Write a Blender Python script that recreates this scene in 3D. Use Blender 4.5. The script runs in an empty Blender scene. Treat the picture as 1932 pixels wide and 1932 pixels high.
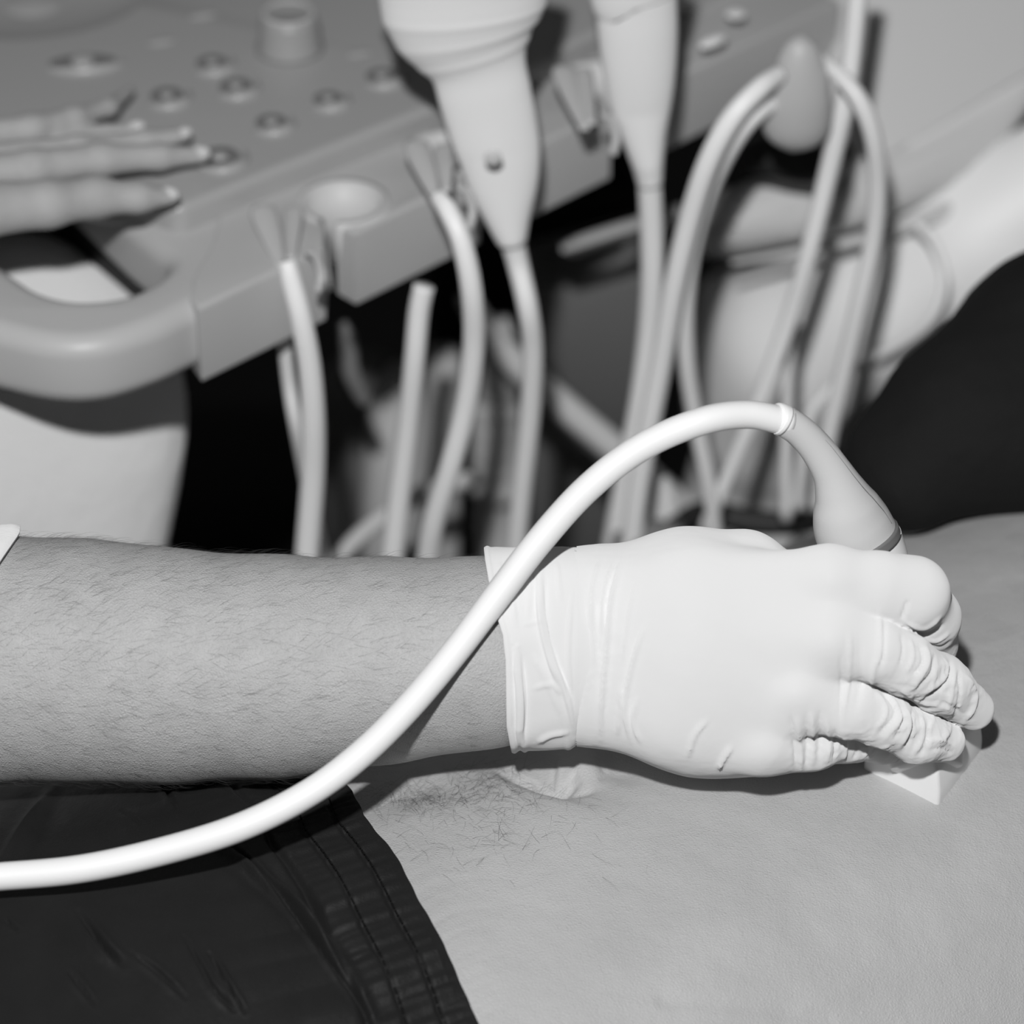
import bpy, bmesh, math, random
import numpy as np
from mathutils import Vector, Matrix

random.seed(4); np.random.seed(4)
sc = bpy.context.scene
col = sc.collection

# ------------------------------------------------------------------ camera
PITCH = math.radians(35)
D0, FP = 1.4, 7300.0
FWD = np.array([0, math.cos(PITCH), -math.sin(PITCH)])
UP = np.array([0, math.sin(PITCH), math.cos(PITCH)])
RT = np.array([1.0, 0, 0])
CAM = np.array([0, 0, 1.0]) - FWD * D0

cd = bpy.data.cameras.new('camera'); cam = bpy.data.objects.new('camera', cd); col.objects.link(cam)
cam.location = CAM; cam.rotation_euler = (math.pi/2 - PITCH, 0, 0)
cd.sensor_width = 36; cd.lens = FP/1932*36; cd.clip_start = .05; cd.clip_end = 30
cd.dof.use_dof = True; cd.dof.focus_distance = 1.385; cd.dof.aperture_fstop = 5.6
sc.camera = cam

# ------------------------------------------------------------------ light
w = bpy.data.worlds.new('room'); sc.world = w; w.use_nodes = True
w.node_tree.nodes['Background'].inputs[0].default_value = (1, 1, 1, 1)
w.node_tree.nodes['Background'].inputs[1].default_value = .042

def area(name, loc, target, size, energy):
    l = bpy.data.lights.new(name, 'AREA'); l.shape = 'DISK'; l.size = size; l.energy = energy
    o = bpy.data.objects.new(name, l); col.objects.link(o); o.location = loc
    o.rotation_euler = (Vector(target) - Vector(loc)).to_track_quat('-Z', 'Y').to_euler()
    return o
area('camera_flash', CAM + UP*.29 + RT*(-.07) - FWD*.05, (0.02, 0.03, .96), .05, 22)
sc.view_settings.view_transform = 'Standard'; sc.view_settings.look = 'None'
sc.view_settings.gamma = 1; sc.view_settings.exposure = 0

# ------------------------------------------------------------------ placing
def P(px, py, rel=0.0):
    d = D0 + rel
    return CAM + FWD*d + RT*((px-966)/FP*d) + UP*(-(py-966)/FP*d)
def RP(px, py, z):
    r = FWD + RT*((px-966)/FP) + UP*(-(py-966)/FP)
    return CAM + r*((z-CAM[2])/r[2])
def M(rpx, rel=0.0): return rpx*(D0+rel)/FP
def proj(v):
    q = v - CAM; d = q @ FWD
    return np.stack([966+FP*(q@RT)/d, 966-FP*(q@UP)/d, d-D0], -1)

# ------------------------------------------------------------------ materials
MATS = {}
def mat(name, v, rough=.5, spec=.5, bump=None, var=None, sss=0, coat=0):
    if name in MATS: return MATS[name]
    m = bpy.data.materials.new(name); m.use_nodes = True; MATS[name] = m
    nt = m.node_tree; b = nt.nodes['Principled BSDF']
    b.inputs['Base Color'].default_value = (v, v, v, 1)
    b.inputs['Roughness'].default_value = rough; b.inputs['Specular IOR Level'].default_value = spec
    if sss:
        b.inputs['Subsurface Weight'].default_value = sss; b.inputs['Subsurface Radius'].default_value = (1, 1, 1)
        b.inputs['Subsurface Scale'].default_value = .004
    if coat: b.inputs['Coat Weight'].default_value = coat
    if 'Diffuse Roughness' in b.inputs: b.inputs['Diffuse Roughness'].default_value = {'latex_glove': .6, 'coat_cotton': .8, 'trouser_cloth': .8}.get(name, 0)
    tc = nt.nodes.new('ShaderNodeTexCoord')
    if var:                                   # (scale, amount)
        n = nt.nodes.new('ShaderNodeTexNoise'); n.inputs['Scale'].default_value = var[0]; n.inputs['Detail'].default_value = 5
        nt.links.new(tc.outputs['Object'], n.inputs['Vector'])
        r = nt.nodes.new('ShaderNodeMapRange'); r.inputs[3].default_value = v*(1-var[1]); r.inputs[4].default_value = v*(1+var[1])
        r.inputs[1].default_value = .25; r.inputs[2].default_value = .75
        nt.links.new(n.outputs['Fac'], r.inputs[0]); nt.links.new(r.outputs[0], b.inputs['Base Color'])
    if bump:                                  # list of (kind, scale, strength distance, stretch)
        prev = None
        for kind, s, dist, st in bump:
            mp = nt.nodes.new('ShaderNodeMapping'); mp.inputs['Scale'].default_value = st
            nt.links.new(tc.outputs['Object'], mp.inputs[0])
            if kind == 'voronoi':
                n = nt.nodes.new('ShaderNodeTexVoronoi'); n.feature = 'DISTANCE_TO_EDGE'; o = n.outputs['Distance']
            else:
                n = nt.nodes.new('ShaderNodeTexNoise'); n.inputs['Detail'].default_value = 4; o = n.outputs['Fac']
            n.inputs['Scale'].default_value = s; nt.links.new(mp.outputs[0], n.inputs['Vector'])
            bp = nt.nodes.new('ShaderNodeBump'); bp.inputs['Distance'].default_value = dist
            nt.links.new(o, bp.inputs['Height'])
            if prev: nt.links.new(prev.outputs[0], bp.inputs['Normal'])
            prev = bp
        nt.links.new(prev.outputs[0], b.inputs['Normal'])
    return m
S1 = (1, 1, 1)
m_skin = mat('arm_skin', .47, .42, .42, [('voronoi', 900, .00035, S1), ('noise', 2200, .0003, S1)], (90, .07), sss=.15)
m_belly = mat('belly_skin', .46, .5, .35, [('voronoi', 700, .00025, (1, 1.6, 1)), ('noise', 1500, .0002, S1), ('noise', 60, .001, S1)], (28, .07), sss=.15)
m_hand = mat('hand_skin', .42, .45, .4, [('noise', 300, .0004, S1)], (60, .08))
m_glove = mat('latex_glove', .74, .6, .18, [('noise', 130, .00025, S1)])
m_cable = mat('white_cable', .9, .4, .35, [('noise', 900, .00004, S1)])
m_probe = mat('probe_plastic', .62, .42, .35, [('noise', 1200, .00004, S1)])
m_white = mat('white_plastic', .93, .38, .4)
m_seam = mat('seam_rubber', .17, .6, .3)
m_console = mat('console_grey', .40, .3, .55, [('noise', 900, .0001, S1)])
m_block = mat('holder_grey', .50, .42, .4, [('noise', 900, .0001, S1)])
m_cup = mat('cup_plastic', .60, .5, .4)
m_button = mat('button_grey', .22, .35, .5)
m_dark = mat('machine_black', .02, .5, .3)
m_dgrey = mat('machine_dark_grey', .23, .5, .4)
m_mid = mat('machine_mid_grey', .66, .5, .4)
m_lip = mat('machine_lip_grey', .33, .5, .4)
m_bodyw = mat('machine_white', .92, .5, .5)
m_panelg = mat('machine_panel_grey', .62, .45, .4)
m_bcable = mat('grey_cable', .84, .45, .35)
m_coat = mat('coat_cotton', .7, .85, .1, [('noise', 700, .0004, S1), ('noise', 30, .004, S1)])
m_trouser = mat('trouser_cloth', .0095, .62, .3, [('noise', 1400, .0002, S1), ('noise', 45, .003, (1, .35, 1))], (60, .15))
m_stitch = mat('trouser_thread', .006, .8, .1)
m_shirt = mat('shirt_cloth', .011, .8, .15, [('noise', 40, .003, (1, .4, 1))])
m_hair = mat('body_hair', .07, .5, .3)
m_nail = mat('nail_gloss', .62, .12, .8, coat=1)
m_metal = mat('polished_metal', .8, .15, .8)
m_floor = mat('floor_vinyl', .035, .5, .3, None, (4, .3))
m_wall = mat('wall_paint', .3, .8, .2, None, (3, .05))
m_vinyl = mat('table_vinyl', .03, .5, .4, [('noise', 500, .0003, S1)])

# ------------------------------------------------------------------ helpers
def tag(o, label=None, cat=None, group=None, kind=None):
    if label: o['label'] = label
    if cat: o['category'] = cat
    if group: o['group'] = group
    if kind: o['kind'] = kind
    return o
def empty(name, loc, label, cat, group=None):
    o = bpy.data.objects.new(name, None); col.objects.link(o); o.location = [float(c) for c in loc]
    o.empty_display_size = .02
    return tag(o, label, cat, group)
def add(name, verts, faces, m, parent=None, smooth=True, label=None):
    me = bpy.data.meshes.new(name)
    if isinstance(faces, np.ndarray) and faces.ndim == 2:
        verts = np.asarray(verts, np.float32); nf, k = faces.shape
        me.vertices.add(len(verts)); me.vertices.foreach_set('co', verts.ravel())
        me.loops.add(nf*k); me.loops.foreach_set('vertex_index', faces.astype(np.int32).ravel())
        me.polygons.add(nf); me.polygons.foreach_set('loop_start', np.arange(0, nf*k, k, dtype=np.int32)); me.update(calc_edges=True)
    else: me.from_pydata([tuple(float(c) for c in v) for v in verts], [], [tuple(int(i) for i in f) for f in faces])
    if smooth: me.polygons.foreach_set('use_smooth', [True]*len(me.polygons))
    me.materials.append(m); me.update()
    o = bpy.data.objects.new(name, me); col.objects.link(o)
    if parent is not None: attach(o, parent)
    if label: o['label'] = label
    return o
def root_loc(p):
    v = Vector((0, 0, 0))
    while p is not None: v += p.location; p = p.parent
    return v
def attach(o, parent):                        # geometry is in world coordinates; all parents are unrotated
    o.parent = parent
    o.location = -root_loc(parent)
def base_origin(o):                           # move a top-level mesh's origin to its base
    me = o.data; n = len(me.vertices); a = np.empty(n*3); me.vertices.foreach_get('co', a); a = a.reshape(-1, 3)
    c = (a.min(0)+a.max(0))/2; c[2] = a[:, 2].min()
    a -= c; me.vertices.foreach_set('co', a.ravel()); me.update(); o.location = c
    return o
def merge(lst):
    V, F, n = [], [], 0
    for v, f in lst:
        V += [tuple(x) for x in v]; F += [tuple(i+n for i in q) for q in f]; n += len(v)
    return V, F
def bake(o):                                  # apply modifiers without operators
    dg = bpy.context.evaluated_depsgraph_get(); dg.update()
    me = bpy.data.meshes.new_from_object(o.evaluated_get(dg)); old = o.data
    o.modifiers.clear(); o.data = me; me.name = o.name
    return o
def spline(pts, n=8):
    pts = [np.array(p, float) for p in pts]; out = []
    pp = [2*pts[0]-pts[1]] + pts + [2*pts[-1]-pts[-2]]
    for i in range(1, len(pp)-2):
        a, b, c, d = pp[i-1:i+3]
        for k in range(n):
            t = k/n
            out.append(.5*((2*b)+(c-a)*t+(2*a-5*b+4*c-d)*t*t+(3*b-a-3*c+d)*t**3))
    out.append(pp[-2]); return np.array(out)
def rings(path, shape, nseg=24, ref=None, caps=True):
    """path (n,3); shape(i,ang)->(x,y) offsets along side/normal; parallel-transport frame"""
    n = len(path); T = np.gradient(path, axis=0); T /= np.linalg.norm(T, axis=1)[:, None]
    N = np.array(FWD if ref is None else ref, float); V = []; F = []
    for i in range(n):
        N = N - T[i]*(N@T[i]); N /= np.linalg.norm(N); B = np.cross(T[i], N)
        for k in range(nseg):
            a = 2*math.pi*k/nseg; x, y = shape(i, a)
            V.append(path[i]+B*x+N*y)
    for i in range(n-1):
        for k in range(nseg):
            k2 = (k+1) % nseg
            F.append((i*nseg+k, i*nseg+k2, (i+1)*nseg+k2, (i+1)*nseg+k))
    if caps:
        V.append(path[0]); V.append(path[-1]); a, b = len(V)-2, len(V)-1
        for k in range(nseg):
            k2 = (k+1) % nseg
            F.append((a, k2, k)); F.append((b, (n-1)*nseg+k, (n-1)*nseg+k2))
    return V, F
def tube(pts, n=8, nseg=20, flat=1.0, caps=True):
    """pts: (px,py,rel,rpx)"""
    q = spline([list(P(a, b, c))+[M(r, c)] for a, b, c, r in pts], n)
    return rings(q[:, :3], lambda i, a: (math.cos(a)*q[i, 3], math.sin(a)*q[i, 3]*flat), nseg, caps=caps)
def ball(c, r, sq=(1, 1, 1), n=16, R=None):
    V, F = [], []
    for i in range(n+1):
        t = math.pi*i/n
        for k in range(2*n):
            a = math.pi*k/n
            v = np.array([math.sin(t)*math.cos(a)*sq[0], math.sin(t)*math.sin(a)*sq[1], math.cos(t)*sq[2]])*r
            if R is not None: v = R @ v
            V.append(np.array(c)+v)
    for i in range(n):
        for k in range(2*n):
            k2 = (k+1) % (2*n); F.append((i*2*n+k, (i+1)*2*n+k, (i+1)*2*n+k2, i*2*n+k2))
    return V, F
def slab(name, loops, z_top, thick, bev, m, parent=None, res=3, label=None):
    """horizontal rounded slab, loops of world (x,y)"""
    cu = bpy.data.curves.new(name, 'CURVE'); cu.dimensions = '2D'; cu.fill_mode = 'BOTH'
    for lp in loops:
        s = cu.splines.new('POLY'); s.points.add(len(lp)-1); s.use_cyclic_u = True
        for p, q in zip(s.points, lp): p.co = (q[0], q[1], 0, 1)
    cu.extrude = thick/2-bev; cu.bevel_depth = bev; cu.bevel_resolution = res; cu.offset = -bev
    tmp = bpy.data.objects.new(name+'_tmp', cu); col.objects.link(tmp)
    dg = bpy.context.evaluated_depsgraph_get(); dg.update()
    me = bpy.data.meshes.new_from_object(tmp.evaluated_get(dg)); bpy.data.objects.remove(tmp)
    bm = bmesh.new(); bm.from_mesh(me); bmesh.ops.remove_doubles(bm, verts=bm.verts, dist=1e-5)
    bmesh.ops.recalc_face_normals(bm, faces=bm.faces)
    for v in bm.verts: v.co.z += z_top-thick/2
    bm.to_mesh(me); bm.free()
    me.materials.clear(); me.materials.append(m)
    me.polygons.foreach_set('use_smooth', [True]*len(me.polygons))
    me.set_sharp_from_angle(angle=math.radians(32))
    o = bpy.data.objects.new(name, me); col.objects.link(o)
    if parent is not None: attach(o, parent)
    if label: o['label'] = label
    return o
def round_poly(pts, r=.004, n=5):
    out = []; N = len(pts); pts = [np.array(p[:2], float) for p in pts]
    for i in range(N):
        a, b, c = pts[i-1], pts[i], pts[(i+1) % N]
        l1, l2 = np.linalg.norm(a-b), np.linalg.norm(c-b); rr = min(r, l1*.45, l2*.45)
        p0 = b+(a-b)/l1*rr; p2 = b+(c-b)/l2*rr
        for k in range(n+1):
            t = k/n; out.append((1-t)**2*p0+2*t*(1-t)*b+t*t*p2)
    return out
def smooth_loop(pts, n=4):
    pts = [np.array(p[:2], float) for p in pts]; N = len(pts); out = []
    for i in range(N):
        a, b, c, d = pts[i-1], pts[i], pts[(i+1) % N], pts[(i+2) % N]
        for k in range(n):
            t = k/n; out.append(.5*((2*b)+(c-a)*t+(2*a-5*b+4*c-d)*t*t+(3*b-a-3*c+d)*t**3))
    return out

# distance-field bodies: limbs as tapered capsules blended into one continuous skin
def smin(a, b, k):
    h = np.clip(.5+.5*(b-a)/k, 0, 1)
    return b*(1-h)+a*h-k*h*(1-h)
class Field:
    def __init__(s, lo, hi, h):
        s.lo = np.array(lo, float); s.h = h
        s.n = np.ceil((np.array(hi)-s.lo)/h).astype(int)+1
        ax = [s.lo[i]+h*np.arange(s.n[i]) for i in range(3)]
        s.ax = [a.astype(np.float32) for a in ax]; s.big = 1.0
    def new(s): return np.full(s.n, s.big, np.float32)
    def cone(s, D, a, b, ra, rb, k, flat=None):
        """flat=(unit vector, factor>1): squashed along that vector"""
        mg = max(ra, rb)+k*1.2+3*s.h
        lo = np.floor((np.minimum(a, b)-mg-s.lo)/s.h).astype(int); hi = np.ceil((np.maximum(a, b)+mg-s.lo)/s.h).astype(int)
        lo = np.clip(lo, 0, s.n); hi = np.clip(hi, 0, s.n)
        if (hi <= lo).any(): return
        X = s.ax[0][lo[0]:hi[0], None, None]-np.float32(a[0]); Y = s.ax[1][None, lo[1]:hi[1], None]-np.float32(a[1]); Z = s.ax[2][None, None, lo[2]:hi[2]]-np.float32(a[2])
        ba = (np.array(b)-a).astype(np.float32); L = max(float(ba@ba), 1e-9)
        t = np.clip((X*ba[0]+Y*ba[1]+Z*ba[2])/L, 0, 1)
        dx, dy, dz = X-t*ba[0], Y-t*ba[1], Z-t*ba[2]
        if flat is not None:
            v, f = flat; c = (dx*v[0]+dy*v[1]+dz*v[2])*(f-1)
            dx, dy, dz = dx+c*v[0], dy+c*v[1], dz+c*v[2]
        d = np.sqrt(dx*dx+dy*dy+dz*dz)-(ra+t*(rb-ra))
        sl = tuple(slice(lo[i], hi[i]) for i in range(3))
        D[sl] = smin(D[sl], d, k)
    def chain(s, D, pts, k, flat=None, off=0):
        """pts (px,py,rel,rpx)"""
        for p, q in zip(pts[:-1], pts[1:]):
            s.cone(D, P(*p[:3]), P(*q[:3]), M(p[3], p[2])+off, M(q[3], q[2])+off, k, flat)
    def mesh(s, D):
        return surface_nets(D, s.lo, s.h)
def surface_nets(D, lo, h):
    ins = D < 0
    nx, ny, nz = D.shape
    c = np.zeros((nx-1, ny-1, nz-1), np.int8)
    for i in (0, 1):
        for j in (0, 1):
            for k in (0, 1): c += ins[i:nx-1+i, j:ny-1+j, k:nz-1+k]
    act = (c > 0) & (c < 8); idx = -np.ones(act.shape, np.int64); I = np.argwhere(act); idx[act] = np.arange(len(I))
    acc = np.zeros((len(I), 3)); cnt = np.zeros(len(I))
    for ax in range(3):
        o = [a for a in range(3) if a != ax]
        for i in (0, 1):
            for j in (0, 1):
                p = I.copy(); p[:, o[0]] += i; p[:, o[1]] += j; q = p.copy(); q[:, ax] += 1
                a = D[tuple(p.T)]; b = D[tuple(q.T)]; mk = (a < 0) != (b < 0)
                t = np.where(mk, a/np.where(mk, a-b, 1), 0); pos = p.astype(float); pos[:, ax] += t
                acc[mk] += pos[mk]; cnt[mk] += 1
    V = lo+h*acc/cnt[:, None]; F = []
    for ax in range(3):
        sl0 = [slice(None)]*3; sl1 = [slice(None)]*3
        sl0[ax] = slice(0, -1); sl1[ax] = slice(1, None)
        a = ins[tuple(sl0)]; b = ins[tuple(sl1)]; E = np.argwhere(a != b)
        o1, o2 = (ax+1) % 3, (ax+2) % 3
        E = E[(E[:, o1] > 0) & (E[:, o2] > 0) & (E[:, o1] < D.shape[o1]-1) & (E[:, o2] < D.shape[o2]-1)]
        q = []
        for s1, s2 in ((1, 1), (0, 1), (0, 0), (1, 0)):
            e = E.copy(); e[:, o1] -= s1; e[:, o2] -= s2; q.append(idx[tuple(e.T)])
        q = np.stack(q, 1); fl = ~a[tuple(E.T)]; q[fl] = q[fl][:, ::-1]
        F.append(q)
    return V, np.concatenate(F)
def vnormals(V, F):
    n = np.cross(V[F[:, 2]]-V[F[:, 0]], V[F[:, 3]]-V[F[:, 1]]); N = np.zeros_like(V)
    for k in range(4):
        for c in range(3): N[:, c] += np.bincount(F[:, k], n[:, c], len(V))
    return N/np.maximum(np.linalg.norm(N, axis=1), 1e-12)[:, None]
def relax(V, F, it=1, w=.5):
    E = np.concatenate([F[:, [0, 1]], F[:, [1, 2]], F[:, [2, 3]], F[:, [3, 0]]])
    for _ in range(it):
        A = np.zeros_like(V); c = np.bincount(E[:, 0], minlength=len(V))+np.bincount(E[:, 1], minlength=len(V))
        for x in range(3): A[:, x] = np.bincount(E[:, 0], V[E[:, 1], x], len(V))+np.bincount(E[:, 1], V[E[:, 0], x], len(V))
        V = V*(1-w)+w*A/np.maximum(c, 1)[:, None]
    return V
def seg_dist(p, line):
    """distance of (n,2) points to a smoothed polyline, and the parameter along it"""
    q = spline([np.array(x, float) for x in line], 6) if len(line) > 2 else np.array(line, float)
    best = np.full(len(p), 1e9); par = np.zeros(len(p)); n = len(q)-1
    for i in range(n):
        a, b = q[i], q[i+1]; ba = b-a; t = np.clip(((p-a)@ba)/(ba@ba), 0, 1)
        d = np.linalg.norm(p-a-t[:, None]*ba, axis=1); m = d < best
        best[m] = d[m]; par[m] = (i+t[m])/n
    return best, par
def creases(V, N, lines):
    """folds in a skin: (polyline px, width px, height m); negative height is a groove"""
    pr = proj(V); view = V-CAM; view /= np.linalg.norm(view, axis=1)[:, None]
    face = np.clip(-(N*view).sum(1)*3, 0, 1); disp = np.zeros(len(V))
    for line, wd, ht in lines:
        l = np.array(line, float); mn, mx = l.min(0)-wd*4, l.max(0)+wd*4
        s = np.where((pr[:, 0] > mn[0]) & (pr[:, 0] < mx[0]) & (pr[:, 1] > mn[1]) & (pr[:, 1] < mx[1]) & (face > 0))[0]
        if not len(s): continue
        d, t = seg_dist(pr[s, :2], line)
        disp[s] += ht*np.exp(-(d/wd)**2)*np.clip(np.sin(math.pi*np.clip(t, .02, .98))*1.6, 0, 1)*face[s]
    return V+N*disp[:, None]
def wave_noise(p, seed, octs=4, base=1.0):
    r = np.random.RandomState(seed); o = np.zeros(len(p))
    for i in range(octs*4):
        f = base*2**(i//4); k = r.normal(size=p.shape[1])*f
        o += np.sin(p@k+r.uniform(0, 6.28))/(2**(i//4))
    return o/4

# ================================================================== SETTING
fl = add('floor', [(-3, -3, 0), (3, -3, 0), (3, 5, 0), (-3, 5, 0), (-3, -3, -.05), (3, -3, -.05), (3, 5, -.05), (-3, 5, -.05)],
         [(0, 1, 2, 3), (7, 6, 5, 4), (0, 4, 5, 1), (1, 5, 6, 2), (2, 6, 7, 3), (3, 7, 4, 0)], m_floor, smooth=False); fl['kind'] = 'structure'
wl = add('wall_back', [(-3, 4.6, 0), (3, 4.6, 0), (3, 4.6, 2.7), (-3, 4.6, 2.7), (-3, 4.7, 0), (3, 4.7, 0), (3, 4.7, 2.7), (-3, 4.7, 2.7)],
         [(0, 1, 2, 3), (7, 6, 5, 4), (0, 4, 5, 1), (1, 5, 6, 2), (2, 6, 7, 3), (3, 7, 4, 0)], m_wall, smooth=False); wl['kind'] = 'structure'

# ================================================================== PATIENT
NAV = RP(1070, 1460, .912); AX = np.array([.908, .418]); BX = np.array([-.418, .908])
ZT = .912
def sstep(x): x = np.clip(x, 0, 1); return x*x*(3-2*x)
def half_width(a, b): return .18+np.where(np.asarray(b) > 0, .05, .0)*sstep((a-.05)/.25)
def torso_z(a, b):
    """top surface height of the lying torso, a along the body, b across"""
    hw = half_width(a, b); s = np.clip(np.where(np.asarray(b) > -.02, (b+.02)/(hw+.02), -(b+.02)/(hw-.02)), 0, 1)
    ht = .15
    zt = ZT+.002*np.cos(a*6)
    return zt-ht+ht*(1-s**2.1)**.5+.014*sstep((a-.14)/.2)
def ab(p): q = np.asarray(p)[..., :2]-NAV[:2]; return q@AX, q@BX
pat = empty('person', (NAV[0], NAV[1], .70), 'person lying on their back with a bare belly, wearing dark trousers and a dark shirt', 'person')
def torso_grid(a0, a1, na, nb, off=0, bl=1.0):
    A = np.concatenate([np.linspace(a0, -.12, 60), np.linspace(-.12, .34, 660)[1:], np.linspace(.34, a1, 40)[1:]]); na = len(A); V = []
    th = np.linspace(-.5*math.pi*bl, .5*math.pi*bl, nb)
    for a in A:
        for t in th:
            b = math.sin(t)*float(half_width(a, math.sin(t)))*.9995; V.append((a, b))
    return np.array(V), na, nb
# belly and flanks as one closed skin
G, na, nb = torso_grid(-.62, .62, 520, 520)
zz = torso_z(G[:, 0], G[:, 1])
xy = NAV[:2]+G[:, :1]*AX+G[:, 1:]*BX
V = np.column_stack([xy, zz])
pr = proj(V)
def g2(p, cx, cy, sx, sy, rot=0):
    c, s = math.cos(rot), math.sin(rot); X = (p[:, 0]-cx); Y = (p[:, 1]-cy); u = c*X+s*Y; v = -s*X+c*Y
    return np.exp(-(u/sx)**2-(v/sy)**2)
z = V[:, 2].copy()
z -= .0036*g2(pr, 1050, 1468, 95, 30, .2)
z -= .0016*g2(pr, 1060, 1478, 40, 12, .25)
z += .0022*g2(pr, 1102, 1444, 42, 22, -.1)
z += .0012*g2(pr, 1052, 1450, 10, 26, .35)
for ln_, wd_, dp_ in [([(1054, 1430), (1046, 1455), (1040, 1480)], 5, .0014), ([(1040, 1478), (1062, 1482), (1098, 1464)], 6, .0024), ([(985, 1462), (1020, 1480), (1050, 1482)], 7, .0016), ([(1052, 1482), (1090, 1490), (1130, 1484)], 6, .0012),
                      ([(1060, 1480), (1080, 1462), (1092, 1458)], 4, .0012), ([(930, 1440), (970, 1462), (1010, 1470)], 8, .0008), ([(1120, 1432), (1140, 1450), (1130, 1470)], 7, .0008)]:
    d_, t_ = seg_dist(pr[:, :2], ln_); z -= dp_*np.exp(-(d_/wd_)**2)*np.clip(np.sin(math.pi*t_)*1.5, 0, 1)
z -= .0030*g2(pr, 1165, 1450, 40, 22, .3)
z -= .003*g2(pr, 1010, 1475, 70, 9, .35)
z -= .0022*g2(pr, 760, 1500, 120, 30, -.3)
z += .0016*wave_noise(G, 3, 3, 14)
for k in range(16):                            # fine creases next to the waistband
    yy = 1640+k*19+random.uniform(-7, 7); x0 = 740+(yy-1640)*.44
    d, t = seg_dist(pr[:, :2], [(x0+15, yy+10), (x0+75, yy-22), (x0+150+20*(k % 3), yy-38)])
    z -= random.uniform(.00008, .0005)*np.exp(-(d/random.uniform(4, 7))**2)*(1-t)
d, t = seg_dist(pr[:, :2], [(1250, 1890), (1420, 1905), (1560, 1925)]); z -= .0006*np.exp(-(d/14)**2)
V[:, 2] = z
bottom = np.column_stack([xy, np.full(len(xy), ZT-.15)-.06*(1-(G[:, 1]/.2)**2).clip(0)*.6])
idx = np.arange(na*nb).reshape(na, nb); F = np.stack([idx[:-1, :-1], idx[1:, :-1], idx[1:, 1:], idx[:-1, 1:]], -1).reshape(-1, 4)
n0 = len(V); F2 = F[:, ::-1]+n0
side = []
for i in range(na-1):
    side += [(idx[i, 0], n0+idx[i, 0], n0+idx[i+1, 0], idx[i+1, 0]), (idx[i, -1], idx[i+1, -1], n0+idx[i+1, -1], n0+idx[i, -1])]
for j in range(nb-1):
    side += [(idx[0, j], idx[0, j+1], n0+idx[0, j+1], n0+idx[0, j]), (idx[-1, j], n0+idx[-1, j], n0+idx[-1, j+1], idx[-1, j+1])]
allF = np.concatenate([F, F2, np.array(side)])
me_body = add('body', np.vstack([V, bottom]), allF, m_belly, pat)

# trousers: cloth shell over hips, edge follows the waistband seen on the skin
edge_px = [(560, 1380), (600, 1440), (640, 1500), (672, 1540), (690, 1590), (722, 1630), (752, 1672), (780, 1720), (800, 1755), (838, 1810), (872, 1870), (882, 1892), (915, 1932), (985, 2050), (1080, 2200)]
ea = [ab(RP(x, y, .906)) for x, y in edge_px]
ea = np.array(sorted([(b, a) for a, b in ea]))
def edge_a(b): return np.interp(b, ea[:, 0], ea[:, 1])
nt, nb2 = 640, 700
thv = np.linspace(-.5*math.pi, .5*math.pi, nb2)
S = (np.linspace(0, 1, nt))**1.6
rows = []
for s in S:
    b = np.sin(thv)*.180
    a = edge_a(b)*(1-s)+(-.64)*s
    rows.append(np.column_stack([a, b]))
G2 = np.vstack(rows); aa, bb = G2[:, 0], G2[:, 1]; dist = edge_a(bb)-aa      # metres from the hem
zz = torso_z(aa, bb*.98)
off = .0035*np.ones(len(aa))
band = 1/(1+np.exp((dist-.034)/.0012))                                        # gathered elastic band 34 mm wide
nrm = wave_noise(np.column_stack([bb*900, aa*60]), 5, 2, .45)
off += band*(.0022+.0020*np.abs(nrm)*np.clip(dist/.004, 0, 1))
for s0 in (.011, .0235): off -= .0011*np.exp(-((dist-s0)/.0011)**2)           # stitched channels
off += (1-band)*(.0035+.0022*wave_noise(np.column_stack([aa*20+bb*26, bb*9-aa*4]), 8, 3, 1.0))
off -= .0035*np.exp(-((dist-.0365)/.0016)**2)
off += .0012*np.abs(wave_noise(np.column_stack([bb*500, aa*30]), 15, 2, .35))*np.exp(-((dist-.05)/.02)**2)*(1-band)
xy = NAV[:2]+aa[:, None]*AX+bb[:, None]*BX
prT = proj(np.column_stack([xy, zz]))[:, :2]
for ln, wd, dp in [([(150, 1755), (200, 1820), (235, 1850)], 9, -.0022), ([(250, 1830), (300, 1865), (350, 1910)], 6, -.0012), ([(350, 1800), (400, 1890), (440, 1932)], 6, -.0016),
                   ([(395, 1830), (430, 1890), (460, 1935)], 5, -.0025), ([(305, 1505), (340, 1560)], 7, -.0025), ([(410, 1610), (470, 1650), (560, 1750), (640, 1860), (690, 1932)], 8, -.002),
                   ([(380, 1600), (520, 1700), (620, 1800), (700, 1932)], 16, .002), ([(5, 1760), (40, 1790)], 5, -.0015), ([(0, 1680), (60, 1590), (110, 1520)], 20, .002),
                   ([(180, 1920), (130, 1860)], 6, -.001), ([(235, 1565), (275, 1590)], 5, -.001)]:
    d, t = seg_dist(prT, ln); off += (2.0*dp*np.exp(-(d/(wd*.6))**2)-.7*dp*np.exp(-((d-wd*1.1)/wd)**2))*np.sin(math.pi*np.clip(t, .05, .95))
Vt = np.column_stack([xy, zz])
idx = np.arange(nt*nb2).reshape(nt, nb2); Ft = np.stack([idx[:-1, :-1], idx[:-1, 1:], idx[1:, 1:], idx[1:, :-1]], -1).reshape(-1, 4)
Nt = vnormals(Vt, Ft); Nt *= np.sign(Nt[:, 2:3]+1e-9)
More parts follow.
